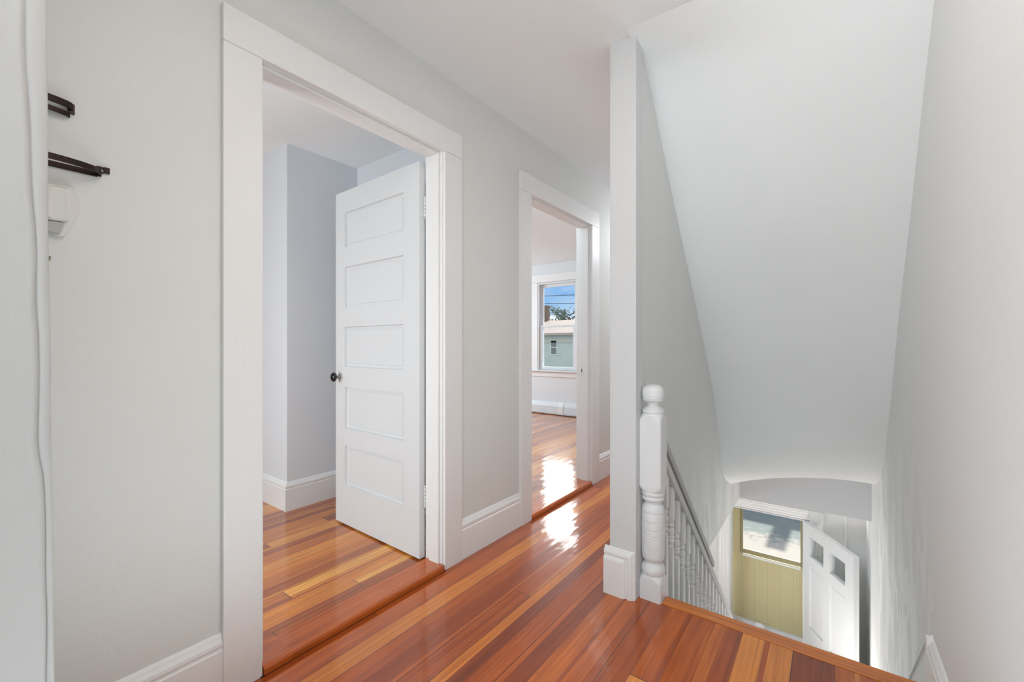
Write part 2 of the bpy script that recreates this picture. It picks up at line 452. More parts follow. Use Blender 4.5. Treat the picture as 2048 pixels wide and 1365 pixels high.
bm.faces.new(rings[0]); bm.faces.new(list(reversed(rings[-1])))
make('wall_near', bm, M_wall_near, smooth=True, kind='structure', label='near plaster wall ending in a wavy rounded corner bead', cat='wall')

# ------------------------------------------------------------------ baseboards
BASE = [(0, 0), (.018, 0), (.018, .150), (.014, .153), (.014, .160), (.017, .166), (.016, .176), (.010, .186), (.008, .192), (.004, .198), (0, .2)]
def baseboard(name, segs, label, mat=None, z=0.0, sc=1.0):
    bm = BM()
    for p0, p1, nrm, m0, m1 in segs:
        sweep(bm, (p0[0], p0[1], z), (p1[0], p1[1], z), (nrm[0], nrm[1], 0), [(o, h * sc) for o, h in BASE], m0, m1)
    return make(name, bm, mat or M_trimh, kind='structure', label=label, cat='baseboard')
baseboard('baseboard_left', [((XL, -1.6), (XL, D1[0] - .118), (1, 0), 0, 0)], 'white moulded baseboard before the nearer doorway')
baseboard('baseboard_middle', [((XL, D1[1] + .128), (XL, D2[0] - .115), (1, 0), 0, 0)], 'white moulded baseboard between the two doorways')
baseboard('baseboard_far', [((XL, D2[1] + .135), (XL, 5.3), (1, 0), 0, 0)], 'white moulded baseboard beyond the farther doorway')
baseboard('baseboard_right', [((XR, -1.6), (XR, 1.8975), (-1, 0), 0, -.0)], 'grey-white moulded baseboard at the head of the stairs', sc=.83)
baseboard('baseboard_alcove', [((-6.2, 1.37), (-2.86, 1.37), (0, -1), 0, 1), ((-2.86, 1.37), (-2.86, 1.89), (1, 0), -1, -1), ((-2.86, 1.89), (-1.66, 1.89), (0, -1), 1, 0)],
          'white baseboard turning the outward corner behind the open door', z=FR, sc=.93)
baseboard('baseboard_center', [((-.795, 1.84), (-.795, 5.3), (-1, 0), 0, 0)], 'white baseboard on the hall side of the thin wall')

# ------------------------------------------------------------------ door casings, jambs, thresholds
def doorway(idx, D, label_t):
    y0, y1 = D; xf = -1.515; co = .118; top = 2.053
    t = empty('trim_%d' % idx, (XL, (y0 + y1) / 2, 0), kind='structure', label=label_t, cat='door frame')
    far_w = .128 if idx == 1 else .135
    near_w = .118 if idx == 1 else .115
    bm = BM(); box(bm, XL, xf, y0 - near_w, y0 - .004, 0, top); make('side_casing', bm, M_trim, t, bevel=.002)
    bm = BM(); box(bm, XL, xf, y1 + .007, y1 + far_w, 0, top); make('side_casing', bm, M_trim, t, bevel=.002)
    bm = BM(); box(bm, XL, xf, y0 - near_w, y1 + far_w, top + .0012, 2.172); make('head_casing', bm, M_trim, t, bevel=.002)
    # jambs and stops
    xb = -1.648
    bm = BM()
    box(bm, xb, -1.530, y0 - .012, y0, 0, top + .012); make('jamb', bm, M_trim, t, bevel=.0015)
    bm = BM(); box(bm, xb, -1.530, y1, y1 + .012, 0, top + .012); make('jamb', bm, M_trim, t, bevel=.0015)
    bm = BM(); box(bm, xb, -1.530, y0, y1, top, top + .012); make('head_jamb', bm, M_trim, t, bevel=.0015)
    bm = BM(); xs0, xs1 = -1.612, -1.545
    box(bm, xs0, xs1, y0, y0 + .011, FR, top - .0); box(bm, xs0, xs1, y1 - .011, y1, FR, top); box(bm, xs0, xs1, y0 + .011, y1 - .011, top - .011, top)
    make('door_stop', bm, M_trim, t, bevel=.0015)
    # room side casing
    bm = BM(); xr = -1.640
    box(bm, xr - .02, xr, y0 - .12, y0 - .012, FR, top); box(bm, xr - .02, xr, y1 + .012, y1 + .12, FR, top); box(bm, xr - .02, xr, y0 - .12, y1 + .12, top + .01, top + .12)
    make('room_casing', bm, M_trim, t, bevel=.002)
    # threshold
    bm = BM()
    pr = [(0, .003), (0.0, .020), (.004, .028), (.012, .031), (.125, .031), (.132, .026), (.135, .0)]
    sweep(bm, (-1.512, y0 + .0005, 0), (-1.512, y1 - .0005, 0), (-1, 0, 0), pr)
    make('threshold', bm, M_sill, t, label='varnished orange wood threshold')
    return t
T1 = doorway(1, D1, 'white painted casing around the nearer doorway, with an orange wood threshold')
T2 = doorway(2, D2, 'white painted casing around the farther doorway to the room with the window')
# dark seam under the thresholds
for t, D in ((T1, D1), (T2, D2)):
    bm = BM(); box(bm, -1.5165, -1.5125, D[0] - .01, D[1] + .01, .0, .004); make('seam', bm, M_gap, t, label='dark gap below the threshold')
# strike plate on the second doorway's far jamb
bm = BM(); box(bm, -1.604, -1.594, D2[1] - .0125, D2[1] - .011, .85, .93)
sp_ = make('strike_plate', bm, M_plastic, T2, label='painted strike plate')
bm = BM(); box(bm, -1.602, -1.596, D2[1] - .0135, D2[1] - .0124, .89, .915); make('latch_hole', bm, M_gap, sp_)
# strike plate on the first doorway's near jamb (hinge-like plate edge visible high up)
bm = BM(); box(bm, -1.640, -1.628, D1[0], D1[0] + .0035, 1.72, 1.82)
for q in range(3): tube(bm, (-1.651, D1[0] + .004, 1.72 + q * .034), (-1.651, D1[0] + .004, 1.75 + q * .034), .006)
make('old_hinge', bm, M_plastic, T1, label='painted-over hinge on the near jamb')

# ------------------------------------------------------------------ panelled doors
def panel_faces(bm, W, H, panels, yo, sgn, rec=.015, frame=.018, raised=True):
    """front skin of a door in local x (0..W), z (0..H), with recessed, raised-field panels; sgn = outward y direction"""
    xs = sorted({0, W} | {p[0] for p in panels} | {p[1] for p in panels})
    zs = sorted({0, H} | {p[2] for p in panels} | {p[3] for p in panels})
    cache = {}
    def V(x, y, z):
        k = (round(x, 5), round(y, 5), round(z, 5))
        if k not in cache: cache[k] = bm.verts.new((x, y, z))
        return cache[k]
    def quad(a, b, c, d):
        try: bm.faces.new((V(*a), V(*b), V(*c), V(*d)))
        except ValueError: pass
    for i in range(len(xs) - 1):
        for j in range(len(zs) - 1):
            xm, zm = (xs[i] + xs[i + 1]) / 2, (zs[j] + zs[j + 1]) / 2
            if any(p[0] < xm < p[1] and p[2] < zm < p[3] for p in panels): continue
            quad((xs[i], yo, zs[j]), (xs[i + 1], yo, zs[j]), (xs[i + 1], yo, zs[j + 1]), (xs[i], yo, zs[j + 1]))
    for p in panels:
        hole = len(p) > 4 and p[4] == 'hole'
        x0, x1, z0, z1 = p[:4]
        loops = [((x0, x1, z0, z1), yo), ((x0 + .003, x1 - .003, z0 + .003, z1 - .003), yo - sgn * rec)]
        if not hole and raised:
            f = frame
            loops += [((x0 + f, x1 - f, z0 + f, z1 - f), yo - sgn * rec), ((x0 + f + .003, x1 - f - .003, z0 + f + .003, z1 - f - .003), yo - sgn * (rec - .004)), ]
        for (a, ya), (b, yb) in zip(loops, loops[1:]):
            A = [(a[0], ya, a[2]), (a[1], ya, a[2]), (a[1], ya, a[3]), (a[0], ya, a[3])]
            B = [(b[0], yb, b[2]), (b[1], yb, b[2]), (b[1], yb, b[3]), (b[0], yb, b[3])]
            for q in range(4): quad(A[q], A[(q + 1) % 4], B[(q + 1) % 4], B[q])
        if not hole:
            (b, yb) = loops[-1]
            quad((b[0], yb, b[2]), (b[1], yb, b[2]), (b[1], yb, b[3]), (b[0], yb, b[3]))

def door_mesh(W, H, T, panels):
    bm = BM()
    panel_faces(bm, W, H, panels, -T / 2, -1)
    panel_faces(bm, W, H, panels, T / 2, 1)
    a, b = -T / 2, T / 2
    xs = sorted({0, W} | {p[0] for p in panels} | {p[1] for p in panels})
    zs = sorted({0, H} | {p[2] for p in panels} | {p[3] for p in panels})
    vs = {}
    for v in bm.verts: vs[(round(v.co.x, 5), round(v.co.y, 5), round(v.co.z, 5))] = v
    g = lambda x, y, z: vs[(round(x, 5), round(y, 5), round(z, 5))]
    for i in range(len(xs) - 1):
        for z in (0, H): bm.faces.new((g(xs[i], a, z), g(xs[i + 1], a, z), g(xs[i + 1], b, z), g(xs[i], b, z)))
    for j in range(len(zs) - 1):
        for x in (0, W): bm.faces.new((g(x, a, zs[j]), g(x, b, zs[j]), g(x, b, zs[j + 1]), g(x, a, zs[j + 1])))
    return bm

# door 1: opened into the bedroom; local x runs from hinge to free edge
W1, H1, TH = .790, 1.998, .034
def place_local(o, rotz):
    o.rotation_euler = (0, 0, rotz)
dr = empty('door_1', (-1.656, 1.4625, .030), kind='structure', label='open white five-panel door swung into the room on the left', cat='door')
ang = math.atan2(1.4845 - 1.4625, -2.446 + 1.656)
dr.rotation_euler = (0, 0, ang)
zb = .030
pan = []
for zt, z_ in ((1.900, 1.690), (1.573, 1.326), (1.2125, .974), (.8546, .605), (.5015, .264)):
    pan.append((.128, .690, z_ - zb, zt - zb))
def child(name, bm, mat, parent, **kw):
    """child whose mesh is in the parent's local space"""
    sm = kw.pop('smooth', False); bv = kw.pop('bevel', 0)
    o = make(name, bm, mat, None, smooth=sm, bevel=bv, **kw)
    o.parent = parent
    return o
leaf = child('door_leaf', door_mesh(W1, H1, TH, pan), M_door, dr)
# local -y of the rotated frame points to world +y (ang ~ pi); near face is local +y
SGN = 1
bm = BM(); box(bm, .722, .757, TH / 2, TH / 2 + .003, .795, .960)
pl = child('lock_plate', bm, M_door, dr, bevel=.001)
bm = BM(); box(bm, .736, .740, TH / 2 + .0025, TH / 2 + .0036, .846, .862); child('keyhole', bm, M_gap, pl)
def knob_bm(y0, dirn):
    bm = BM(); seg = 24
    prof = [(0, .010), (.006, .012), (.008, .008), (.024, .007), (.026, .010), (.029, .020), (.034, .026), (.041, .0285), (.048, .026), (.053, .018), (.056, .008), (.0565, .001)]
    R = []
    for d, r in prof:
        R.append([bm.verts.new((.738 + r * math.cos(2 * math.pi * i / seg) * (0.88), y0 + dirn * d, .882 + r * math.sin(2 * math.pi * i / seg))) for i in range(seg)])
    for a, b in zip(R, R[1:]):
        for i in range(seg):
            j = (i + 1) % seg; bm.faces.new((a[i], a[j], b[j], b[i]))
    bm.faces.new(R[0]); bm.faces.new(R[-1])
    for f in bm.faces:
        f.material_index = 1 if abs(f.calc_center_median().y - y0) > .025 else 0
    return bm
kn = child('door_knob', knob_bm(TH / 2 + .003, 1), [M_steel, M_black], dr, smooth=True, label='glossy black oval knob on a steel shank')
kn2 = child('door_knob', knob_bm(-TH / 2, -1), [M_steel, M_black], dr, smooth=True, label='black knob on the back of the door')
for zc in (1.800, .335):
    bm = BM()
    box(bm, -.0015, .0, -TH / 2 + .001, TH / 2 - .004, zc - zb - .048, zc - zb + .048)      # leaf plate on the door edge
    for q in range(5):
        zz = zc - zb - .048 + q * .0192
        tube(bm, (-.0055, -TH / 2 + .004, zz + .0012), (-.0055, -TH / 2 + .004, zz + .0180), .0056)
    for e in (-1, 1):
        lathe(bm, -.0055, -TH / 2 + .004, [(zc - zb + e * .048 - (.008 if e < 0 else 0), .003), (zc - zb + e * .048 + (-.005 if e < 0 else .005) * .6, .0055), (zc - zb + e * .048 + (0 if e < 0 else .009), .003)], 12)
    child('hinge', bm, M_door, dr)

# ------------------------------------------------------------------ column and plinth at the head of the stairs
colm = empty('column', (-.737, 1.85, 0), kind='structure', label='square white column where the thin wall ends beside the newel post', cat='column')
bm = BM(); box(bm, -.797, -.677, 1.800, 1.885, 0, CH + .03); make('shaft', bm, M_colm, colm, bevel=.003)
bm = BM()
TT = [(0, .003), (.004, .007), (.010, .008), (.013, .013), (.022, .016), (.030, .016), (.034, .012), (.040, .012), (.044, .018), (.050, .021), (.056, .022)]
xl_, xr_, zt_ = -.818, -.679, .206
xs_ = [xr_ - t for t, d in TT] + [xl_]; zs_ = [zt_ - t for t, d in TT] + [0.0]
def pd(i, j):
    k = min(i, j, len(TT) - 1); return TT[k][1]
g_ = [[bm.verts.new((xs_[i], 1.80 - pd(i, j), zs_[j])) for j in range(len(zs_))] for i in range(len(xs_))]
b_ = [[bm.verts.new((xs_[i], 1.80, zs_[j])) for j in range(len(zs_))] for i in range(len(xs_))]
for i in range(len(xs_) - 1):
    for j in range(len(zs_) - 1):
        bm.faces.new((g_[i][j], g_[i + 1][j], g_[i + 1][j + 1], g_[i][j + 1]))
        bm.faces.new((b_[i][j], b_[i][j + 1], b_[i + 1][j + 1], b_[i + 1][j]))
for j in range(len(zs_) - 1):
    for i in (0, len(xs_) - 1): bm.faces.new((g_[i][j], g_[i][j + 1], b_[i][j + 1], b_[i][j]))
for i in range(len(xs_) - 1):
    for j in (0, len(zs_) - 1): bm.faces.new((g_[i][j], b_[i][j], b_[i + 1][j], g_[i + 1][j]))
sweep(bm, (-.797, 1.80, 0), (-.797, 1.90, 0), (-1, 0, 0), [(o * 1.17, h * 1.03) for o, h in BASE])
make('plinth', bm, M_trim, colm, label='moulded white plinth block')

# ------------------------------------------------------------------ newel post
NX_, NY_ = -.630, 1.882
nw = empty('newel_post', (NX_, NY_, 0), label='turned white newel post at the head of the stairs beside the column', cat='newel post')
def square_block(bm, cx, cy, hw, z0, z1, lo_r, hi_r, lo, hi, ch=.006):
    """square post whose ends round in to a turned section"""
    seg = 48; rings = []
    def rad(a, p):
        # superellipse from circle (p=2) to rounded square (large p)
        c, s = abs(math.cos(a)), abs(math.sin(a))
        return 1.0 / ((c ** p + s ** p) ** (1.0 / p))
    rows = []
    if lo:
        for k in range(8):
            t = k / 7.0; rows.append((z0 + lo * t, lo_r + (hw * 1.42 - lo_r) * math.sin(t * math.pi / 2)))
    else: rows.append((z0, hw * 1.42))
    if hi:
        for k in range(8):
            t = k / 7.0; rows.append((z1 - hi * (1 - t), hi_r + (hw * 1.42 - hi_r) * math.cos(t * math.pi / 2)))
    else: rows.append((z1, hw * 1.42))
    for z, R in rows:
        ring = []
        for i in range(seg):
            a = 2 * math.pi * (i + .5) / seg
            rs = hw * rad(a, 14)
            r = min(R, rs)
            ring.append(bm.verts.new((cx + r * math.cos(a), cy + r * math.sin(a), z)))
        rings.append(ring)
    for a, b in zip(rings, rings[1:]):
        for i in range(seg):
            j = (i + 1) % seg; bm.faces.new((a[i], a[j], b[j], b[i]))
    bm.faces.new(rings[0]); bm.faces.new(rings[-1])
def smooth_by_angle(o, deg=35):
    me = o.data
    for p in me.polygons: p.use_smooth = True
    try: me.set_sharp_from_angle(angle=math.radians(deg))
    except Exception: pass
HB = .0475
bm = BM(); square_block(bm, NX_, NY_, HB, 0.0, .105, 0, .044, 0, .040)
smooth_by_angle(make('base_block', bm, M_newel, nw))
bm = BM()
lathe(bm, NX_, NY_, [(.060, .044), (.082, .044), (.088, .047), (.094, .0475), (.100, .046), (.103, .043), (.107, .047), (.118, .050), (.130, .0495), (.142, .0455), (.150, .038), (.156, .034), (.160, .034),
    (.166, .040), (.174, .046), (.182, .0475), (.214, .0480), (.216, .0462), (.219, .0482), (.224, .0482), (.226, .0464), (.229, .0484), (.262, .0486), (.264, .0466), (.267, .0488), (.274, .0488), (.276, .0466), (.279, .0488), (.300, .0488), (.302, .0468), (.305, .0488), (.328, .0486), (.330, .0466), (.333, .0486), (.336, .0468), (.339, .0486),
    (.368, .0482), (.374, .0465), (.377, .0480), (.390, .0470), (.400, .044), (.408, .038), (.413, .0345), (.420, .0350), (.424, .041), (.430, .0465), (.436, .0478), (.442, .0455), (.445, .042), (.449, .047), (.456, .0492), (.464, .0475), (.468, .043), (.490, .043)], 40)
smooth_by_angle(make('turned_shaft', bm, M_newel, nw), 28)
bm = BM(); square_block(bm, NX_, NY_, HB, .462, .806, .046, .042, .045, .045)
smooth_by_angle(make('upper_block', bm, M_newel, nw))
bm = BM()
lathe(bm, NX_, NY_, [(.795, .040), (.806, .042), (.809, .0455), (.816, .0465), (.822, .0445), (.824, .038), (.828, .0375), (.832, .030), (.838, .0235), (.846, .0225), (.852, .027), (.858, .037), (.861, .043), (.866, .0450), (.868, .0432), (.871, .0458), (.876, .0465), (.878, .0445), (.881, .0465), (.892, .0468), (.903, .0462), (.912, .0435), (.919, .038), (.925, .029), (.929, .016), (.930, .002)], 40)
smooth_by_angle(make('finial', bm, M_newel, nw, label='domed white finial cap'), 28)

# ------------------------------------------------------------------ stairs
st = empty('staircase', (-.2, 1.92, 0), label='straight staircase dropping from the hallway to the front door', cat='staircase')
bm = BM(); prn = [(0, 0.002), (.066, .002), (.074, -.004), (.076, -.012), (.072, -.022), (.06, -.026), (0, -.026)]
sweep(bm, (-.581, 1.846, 0), (XR - .0005, 1.846, 0), (0, 1, 0), [(o, z) for o, z in prn])
make('nosing', bm, M_nose, st, label='golden wood nosing strip at the top step')
RISE = 2.717 / 13; RUN = .22
for k in range(12):
    z = -RISE * (k + 1); y0 = 1.90 + RUN * k
    bm = BM(); box(bm, -.668, XR - .016, y0 - .02, y0 + RUN + .012, z - .028, z); make('tread', bm, M_stair, st, bevel=.006)
for k in range(13):
    z = -RISE * (k + 1); y0 = 1.90 + RUN * k
    bm = BM(); box(bm, -.668 if k else -.58, XR - .016, y0 - .012, y0, z, z + RISE - .028 if k else z + RISE - .026); make('riser', bm, M_trim, st)
SL = RISE / RUN
def skirt(name, x0, x1, up, lab):
    bm = BM()
    ya, yb = 1.845 if x0 < 0 else 1.895, 4.50
    za = (.0 if x0 < 0 else .172); 
    pts = [(x0, ya, za), (x0, yb, za - (yb - ya) * .95), (x0, yb, max(ZF, za - (yb - ya) * .95 - .5)), (x0, ya, za - .45)]
    prism(bm, pts, (x1 - x0, 0, 0))
    return make(name, bm, M_trimh, st, bevel=.002, label=lab)
skirt('skirt_board', XR - .014, XR - .001, .17, 'white skirt board down the wall side')
bm = BM()
sweep(bm, (XR - .001, 1.895, .155), (XR - .001, 4.5, .155 - 2.605 * .95), (-1, 0, 0), [(0, 0), (.019, 0), (.019, .006), (.012, .012), (.006, .022), (0, .024)])
make('skirt_moulding', bm, M_trimh, st)
bm = BM(); box(bm, XR - .0195, XR - .0005, 1.884, 1.902, .10, .172)
make('corner_block', bm, M_trimh, st, bevel=.003)
# open side string
bm = BM()
pts = [(-.676, 1.932, -.03), (-.676, 4.545, -.03 - 2.645 * .95), (-.676, 4.545, -2.717), (-.676, 4.40, -2.717), (-.676, 1.932, -.34)]
prism(bm, pts, (.012, 0, 0)); make('string_board', bm, M_trimh, st)

# ------------------------------------------------------------------ balustrade
bl = empty('stair_balustrade', (-.63, 1.93, 0), label='white stair railing with turned balusters running down from the newel post', cat='railing')
RS = .955
def rail_z(y): return .462 - RS * (y - 2.105)        # centre line of the lower rail
bm = BM()
sweep(bm, (-.63, 1.931, rail_z(1.931)), (-.63, 4.558, rail_z(4.558)), (1, 0, 0),
      [(-.028, -.032), (.028, -.032), (.031, -.022), (.031, .006), (.026, .014), (.022, .030), (-.022, .030), (-.026, .014), (-.031, .006), (-.031, -.022)])
make('handrail', bm, M_band, bl, label='pale brushed lower rail over the balusters')
def cap_z(y): return .562 - .965 * (y - 2.108)
bm = BM()
sweep(bm, (-.635, 1.931, cap_z(1.931)), (-.635, 3.005, cap_z(3.005)), (1, 0, 0),
      [(-.022, -.030), (.022, -.030), (.026, -.020), (.027, .004), (.022, .016), (.010, .024), (-.010, .024), (-.022, .016), (-.027, .004), (-.026, -.020)])
make('upper_handrail', bm, M_rail, bl, label='grey upper handrail cut off square where the wall ends')
def baluster_bm(y, zb_, zt):
    bm = BM(); x = -.63; h = .0175
    L = zt - zb_
    zt0 = zt - .165; zr = zt0 - .125
    box(bm, x - h, x + h, y - h, y + h, zt0, zt)
    prof = [(zr - .012, .0165), (zr, .0175), (zr + .008, .013), (zr + .016, .0175), (zr + .026, .0195), (zr + .036, .016), (zr + .040, .0185), (zr + .046, .0185), (zr + .050, .0155), (zr + .060, .0185), (zr + .072, .0195), (zr + .084, .0175), (zr + .090, .013), (zr + .096, .017), (zr + .104, .0185), (zr + .112, .0155), (zr + .125, .0165)]
    lathe(bm, x, y, prof, 16)
    box(bm, x - .015, x + .015, y - .015, y + .015, zb_, zr - .010)
    return bm
yy = 2.035; k = 0
while yy < 4.5:
    # stand on the tread below
    stp = int((yy - 1.90) / RUN); zt_ = -RISE * (stp + 1)
    z_top = rail_z(yy) - .018
    o = make('baluster', baluster_bm(yy, zt_, z_top), M_trim, bl)
    yy += .096 ; k += 1
# lower newel
ln = empty('newel_post', (-.63, 4.605, ZF), label='plain white newel post at the foot of the stairs', cat='newel post')
bm = BM(); square_block(bm, -.63, 4.605, .045, ZF, rail_z(4.605) + .12, 0, .02, 0, .04); smooth_by_angle(make('post', bm, M_trim, ln))
bm = BM(); zc = rail_z(4.605) + .11
lathe(bm, -.63, 4.605, [(zc, .02), (zc + .02, .028), (zc + .03, .042), (zc + .05, .045), (zc + .07, .038), (zc + .08, .02), (zc + .083, .002)], 24); smooth_by_angle(make('cap', bm, M_trim, ln))

# ------------------------------------------------------------------ front door frame, door and storm door
t3 = empty('trim_3', (-.58, 5.3, ZF), kind='structure', label='white fluted casing with a rosette corner block around the front door', cat='door frame')
def fluted(bm, x0, x1, z0, z1, y=5.3, th=.02, vert=True):
    w = (x1 - x0) if vert else (z1 - z0)
    prof = []
    n_ = 24
    for i in range(n_ + 1):
        s = i / n_
        d = th * (.7 + .3 * abs(math.sin(s * math.pi * 3.5)))
        if i in (0, n_): d = th * .5
        prof.append((d, s * w))
    prof = [(0, 0)] + prof + [(0, w)]
    if vert: sweep(bm, (x0, y, z0), (x0, y, z1), (0, -1, 0), prof, up=(1, 0, 0))
    else: sweep(bm, (x0, y, z0), (x1, y, z0), (0, -1, 0), prof)
bm = BM(); fluted(bm, FX0 - .118, FX0 + .004, ZF, FZ - .02); make('side_casing', bm, M_trim, t3)
bm = BM(); fluted(bm, FX1 + .060, FX1 + .158, ZF, FZ - .145); make('side_casing', bm, M_trim, t3)
bm = BM(); fluted(bm, FX0 - .02, FX1 + .06, FZ + .005, FZ + .105, vert=False); make('head_casing', bm, M_trim, t3)
for cx in (FX0 - .06, FX1 + .109):
    bm = BM(); zc = FZ - .02 if cx > -.5 else FZ + .05
    zt = FZ + .105
    box(bm, cx - .055, cx + .055, 5.272, 5.3, zc - .12 if cx > -.5 else zc - .05, zt)
    cz = (zc - .12 + zt) / 2 if cx > -.5 else zc
    cz = zt - .06
    for R_, d in ((.044, .008), (.030, .013), (.014, .018)):
        seg = 24
        A = [bm.verts.new((cx + R_ * math.cos(2 * math.pi * i / seg), 5.272, cz + R_ * math.sin(2 * math.pi * i / seg))) for i in range(seg)]
        B = [bm.verts.new((cx + (R_ - .006) * math.cos(2 * math.pi * i / seg), 5.272 - d, cz + (R_ - .006) * math.sin(2 * math.pi * i / seg))) for i in range(seg)]
        for i in range(seg):
            j = (i + 1) % seg; bm.faces.new((A[i], A[j], B[j], B[i]))
        bm.faces.new(B)
    make('rosette_block', bm, M_trim, t3)
bm = BM()
box(bm, FX0 - .0, FX0 + .012, 5.29, 5.44, ZF, FZ); box(bm, FX1 - .006, FX1 + .06, 5.285, 5.44, ZF, FZ); box(bm, FX0 + .012, FX1 - .006, 5.29, 5.44, FZ - .012, FZ)
make('jamb', bm, M_door, t3)
bm = BM(); box(bm, .098, .112, 5.285, 5.3, ZF, ZC)
make('trim_4', bm, M_trim, kind='structure', label='slim vertical batten on the wall behind the open front door', cat='trim')

# front door leaf, local x from hinge to free edge; near (visible) face is local -y
hx, hy, fx, fy = -.234, 5.285, .147, 4.642
Wd = math.hypot(fx - hx, fy - hy); Hd = 2.015
fd = empty('door_2', (hx, hy, ZF + .012), kind='structure', label='white front door standing open, two small panes over tall panels', cat='door')
fd.rotation_euler = (0, 0, math.atan2(fy - hy, fx - hx))
z0d = ZF + .012
P = [(.105, .330, -1.000 - z0d, -.803 - z0d, 'hole'), (.426, .640, -1.000 - z0d, -.803 - z0d, 'hole'),
     (.100, .320, -1.705 - z0d, -1.100 - z0d), (.420, .636, -1.720 - z0d, -1.100 - z0d),
     (.100, .320, .22, .84), (.420, .636, .22, .84)]
P = [p if len(p) == 5 else p for p in P]
def door_mesh_holes(W, H, T, panels):
    bm = door_mesh(W, H, T, panels)
    # walls of the glazed holes
    for p in panels:
        if len(p) > 4:
            x0, x1, z0, z1 = p[0] + .003, p[1] - .003, p[2] + .003, p[3] - .003
            ya, yb = -T / 2 + .015, T / 2 - .015
            c = [(x0, z0), (x1, z0), (x1, z1), (x0, z1)]
            for q in range(4):
                (xa, za), (xb, zb2) = c[q], c[(q + 1) % 4]
                bm.faces.new([bm.verts.new(v) for v in ((xa, ya, za), (xb, ya, zb2), (xb, yb, zb2), (xa, yb, za))])
    return bm
# leaf is shifted so that its visible face lies on the hinge line
lf = child('door_leaf', door_mesh_holes(Wd, Hd, .044, P), M_door, fd)
lf.location = (0, .022, 0)
for p in P[:2]:
    bm = BM(); box(bm, p[0] + .001, p[1] - .001, .020, .024, p[2] + .001, p[3] - .001)
    child('door_pane', bm, M_glass, fd)
bm = BM()
for s in (-1, 1):
    pr = [(.0, .012), (.006, .014), (.010, .009), (.03, .009), (.035, .022), (.045, .027), (.056, .024), (.062, .012), (.063, .001)]
    R = []
    for d, r in pr:
        y = (.0 - d) if s < 0 else (.044 + d)
        R.append([bm.verts.new((.70 + r * math.cos(2 * math.pi * i / 20), y, .93 + r * math.sin(2 * math.pi * i / 20))) for i in range(20)])
    for a, b in zip(R, R[1:]):
        for i in range(20):
            j = (i + 1) % 20; bm.faces.new((a[i], a[j], b[j], b[i]))
    bm.faces.new(R[0]); bm.faces.new(R[-1])
child('door_knob', bm, M_steel, fd, smooth=True)

# olive storm door in the outer plane of the opening
sd = empty('door_3', (-.58, 5.45, ZF), kind='structure', label='closed olive green storm door with a large window, beyond the open front door', cat='door')
SY = 5.445
gx0, gx1, gz0, gz1 = -.806, -.266, -1.186, -.60
bm = BM()
box(bm, FX0 - .02, gx0 - .028, SY, SY + .04, -1.245, FZ + .02)
box(bm, gx1 + .018, FX1 + .03, SY, SY + .04, -1.245, FZ + .02)
make('stile', bm, M_olive, sd, bevel=.003)
# tongue and groove lower panel
bm = BM(); nb = 6; xa, xb_ = FX0 - .02, FX1 + .03
for i in range(nb):
    a_ = xa + (xb_ - xa) * i / nb; c_ = xa + (xb_ - xa) * (i + 1) / nb
    box(bm, a_ + .0003, c_ - .0003, SY + .008, SY + .04, -1.975, -1.245)
make('board_panel', bm, M_olive, sd, bevel=.0008)
bm = BM()
box(bm, gx0 - .028, gx0, SY - .008, SY + .012, -1.24, FZ + .02)
box(bm, gx1, gx1 + .018, SY - .008, SY + .012, -1.24, FZ + .02)
box(bm, gx0, gx1, SY - .010, SY + .012, -1.235, -1.186)
make('window_frame', bm, M_olive_dk, sd, bevel=.003, label='dull olive glazing frame')
bm = BM(); box(bm, gx0, gx1, SY + .008, SY + .010, -1.19, FZ + .02); make('storm_pane', bm, M_glass, sd)
bm = BM(); box(bm, gx0 - .008, gx1 + .004, SY - .022, SY - .006, -1.262, -1.247); make('ledge', bm, M_door, sd, bevel=.002, label='narrow white ledge below the glass')
bm = BM(); box(bm, FX0 - .02, FX1 + .03, SY - .030, SY + .04, ZF, -1.975); make('kick_panel', bm, M_door, sd, bevel=.004, label='white lower panel')
bm = BM()
seg = 24; R = []
for d, r in [(0, .012), (.010, .014), (.014, .030), (.022, .040), (.032, .042), (.042, .034), (.048, .018), (.050, .001)]:
    R.append([bm.verts.new((-.632 + 1.3 * r * math.cos(2 * math.pi * i / seg), SY - .030 - d, -1.978 + 1.0 * r * math.sin(2 * math.pi * i / seg))) for i in range(seg)])
for a, b in zip(R, R[1:]):
    for i in range(seg):
        j = (i + 1) % seg; bm.faces.new((a[i], a[j], b[j], b[i]))
bm.faces.new(R[0]); bm.faces.new(R[-1])
make('oval_knob', bm, M_door, sd, smooth=True, label='white oval knob')

# ------------------------------------------------------------------ far room window
wn_ = empty('window_1', (-3.45, 5.8, WZ0), kind='structure', label='white double-hung window in the far room', cat='window')
bm = BM()
box(bm, WX0 - .13, WX0 - .0, 5.778, 5.8, WZ0, 2.11); make('side_casing', bm, M_trim, wn_, bevel=.003)
bm = BM(); box(bm, WX1 + .0, WX1 + .13, 5.778, 5.8, WZ0, 2.11); make('side_casing', bm, M_trim, wn_, bevel=.003)
bm = BM(); box(bm, WX0 - .13, WX1 + .13, 5.778, 5.8, 2.112, 2.236); make('head_casing', bm, M_trim, wn_, bevel=.003)
bm = BM(); box(bm, WX0 - .15, WX1 + .15, 5.735, 5.90, .690, .715); make('stool', bm, M_door, wn_, bevel=.006)
bm = BM(); box(bm, WX0 - .12, WX1 + .12, 5.782, 5.8, .610, .690); make('apron', bm, M_trim, wn_, bevel=.003)
bm = BM(); box(bm, WX0, WX0 + .02, 5.785, 5.95, WZ0, WZ1); box(bm, WX1 - .02, WX1, 5.785, 5.95, WZ0, WZ1); box(bm, WX0 + .02, WX1 - .02, 5.785, 5.95, WZ1 - .02, WZ1)
make('jamb', bm, M_door, wn_)
